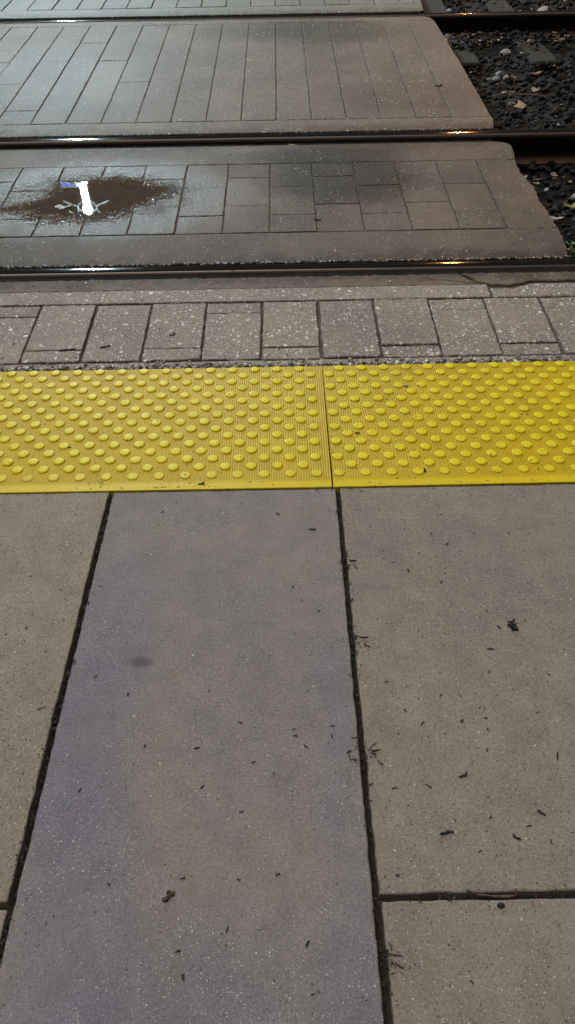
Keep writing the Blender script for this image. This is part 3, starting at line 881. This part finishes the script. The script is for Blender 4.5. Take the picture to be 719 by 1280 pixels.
# ------------------------------------------------------------------ lamps
def smooth_path(pts, n=5):
    out = []
    P = [Vector(p) for p in pts]
    for i in range(len(P) - 1):
        p0, p1, p2, p3 = P[max(i - 1, 0)], P[i], P[i + 1], P[min(i + 2, len(P) - 1)]
        for k in range(n):
            t = k / n
            out.append(.5 * ((2 * p1) + (-p0 + p2) * t + (2 * p0 - 5 * p1 + 4 * p2 - p3) * t * t + (-p0 + 3 * p1 - 3 * p2 + p3) * t ** 3))
    out.append(P[-1])
    return out


COOL = (.66, .90, 1.0)
LX, LY, LZ = -3.58, 14.0, 4.54
lamp = empty('street_lamp', (LX, LY, -.2), 'white lit tube lamp with pale scroll arms, seen mirrored in the puddle', 'street lamp')
zt = LZ + .2
b = MB(); b.lathe([(.16, 0), (.16, .25), (.10, .32), (.065, .40), (.055, zt - .86), (.085, zt - .84), (.085, zt - .76)], seg=16)
b.build('pole', M['post'], lamp)
b = MB(); b.lathe([(.046, zt - .755), (.054, zt - .74), (.054, zt - .08), (.046, zt - .06)], seg=16)
b.build('light_tube', glow('lit_white_tube', COOL, 2000), lamp)
b = MB(); b.lathe([(.045, zt - .055), (.066, zt - .03), (.074, zt + .005), (.066, zt + .04), (.04, zt + .062), (.012, zt + .07)], seg=18)
b.build('lamp_globe', glow('lit_white_globe', COOL, 11000), lamp)
ux, uz = .0146, .0150
for s_ in (-1, 1):
    b = MB()
    for path in ([(29.5, -11), (20, -7), (13, -4.5), (12, 0), (14, 4), (17.5, 5), (24, 2)], [(5, 2), (11, .5), (12, -3), (10, -7), (6, -9), (3.5, -9)]):
        b.tube(smooth_path([(s_ * a * ux, 0, zt + c * uz) for a, c in path]), .013, 8)
    b.build('scroll_arm', M['arm'], lamp)
sg = empty('lit_sign', (LX - .12, LY, LZ - .62), 'small lit blue sign hung on the lamp post, seen mirrored at the puddle edge', 'sign')
b = MB(); b.prism(rect(-.30, -.03, .02, .03), 0, .16, .006); b.build('sign_panel', glow('lit_blue_panel', (.06, .12, .8), 5.0), sg)
b = MB(); b.prism(rect(-.32, -.035, .06, .035), -.04, -.002, .004); b.prism(rect(-.32, -.035, .06, .035), .162, .20, .004)
b.build('frame', M['arm'], sg)

WARM = (1.0, .36, .09)
wx, wy, wz = 3.45, 16.0, 5.0
w = empty('street_lamp', (wx, wy, -.2), 'tall warm orange lamp on a dark post, glinting on the right of the rails', 'street lamp')
b = MB(); b.lathe([(.12, 0), (.12, .3), (.06, .36), (.045, wz + .15)], seg=14)
b.tube(smooth_path([(0, 0, wz + .12), (0, -.15, wz + .34), (0, -.5, wz + .42), (0, -.8, wz + .36)]), .03, 8)
b.build('pole', M['post'], w)
b = MB(); b.lathe([(.14, wz + .22), (.16, wz + .26), (.13, wz + .36), (.05, wz + .42)], (0, -.8, 0), 18); b.build('lamp_shade', M['post'], w)
b = MB(); b.lathe([(.02, wz + .12), (.08, wz + .14), (.11, wz + .18), (.12, wz + .215)], (0, -.8, 0), 18); b.build('lamp_bowl', glow('lit_sodium_bowl', WARM, 1600), w)

# ------------------------------------------------------------------ light of the night
SUN_D = Vector((-.26, .10, 1.0)).normalized()
sun = bpy.data.lights.new('sun', 'SUN')
sun.energy = 2.35
sun.angle = math.radians(55)
sun.color = (1.0, .92, .82)
so = bpy.data.objects.new('sun', sun); col.objects.link(so)
so.rotation_euler = SUN_D.to_track_quat('Z', 'Y').to_euler()
so.location = (0, 0, 8)
wd = bpy.data.worlds.new('World'); sc.world = wd; wd.use_nodes = True
nt = wd.node_tree
bg = nt.nodes.get('Background') or nt.nodes.new('ShaderNodeBackground')
sky = nt.nodes.new('ShaderNodeTexSky'); sky.sky_type = 'NISHITA'; sky.sun_disc = False
sky.sun_elevation = math.asin(SUN_D.z); sky.sun_rotation = math.atan2(SUN_D.x, SUN_D.y)
nt.links.new(sky.outputs[0], bg.inputs[0]); bg.inputs[1].default_value = .004

# ------------------------------------------------------------------ camera
cam = bpy.data.cameras.new('camera')
co = bpy.data.objects.new('camera', cam); col.objects.link(co)
cam.sensor_fit = 'VERTICAL'; cam.sensor_height = 36.0; cam.sensor_width = 20.25
cam.lens = 964 / 1280 * 36
cam.clip_start = .02; cam.clip_end = 2000
r0 = Vector((1, 0, 0)); fw = Vector((0, math.cos(PITCH), -math.sin(PITCH))); up = r0.cross(fw)
c_, s_ = math.cos(ROLL), math.sin(ROLL)
R_ = r0 * c_ - up * s_; U_ = r0 * s_ + up * c_
from mathutils import Matrix
co.matrix_world = Matrix(((R_.x, U_.x, -fw.x, 0), (R_.y, U_.y, -fw.y, 0), (R_.z, U_.z, -fw.z, CAM_H), (0, 0, 0, 1)))
cam.dof.use_dof = True; cam.dof.focus_distance = 2.3; cam.dof.aperture_fstop = 13
sc.camera = co

sc.view_settings.view_transform = 'Standard'; sc.view_settings.look = 'None'
sc.view_settings.exposure = 0; sc.view_settings.gamma = 1
sc.view_settings.use_curve_mapping = False
sc.render.engine = 'CYCLES'
sc.cycles.use_denoising = True
sc.cycles.denoiser = 'OPENIMAGEDENOISE'
sc.cycles.denoising_input_passes = 'RGB_ALBEDO_NORMAL'
sc.cycles.denoising_prefilter = 'NONE'
sc.cycles.sample_clamp_indirect = 4
sc.cycles.max_bounces = 5
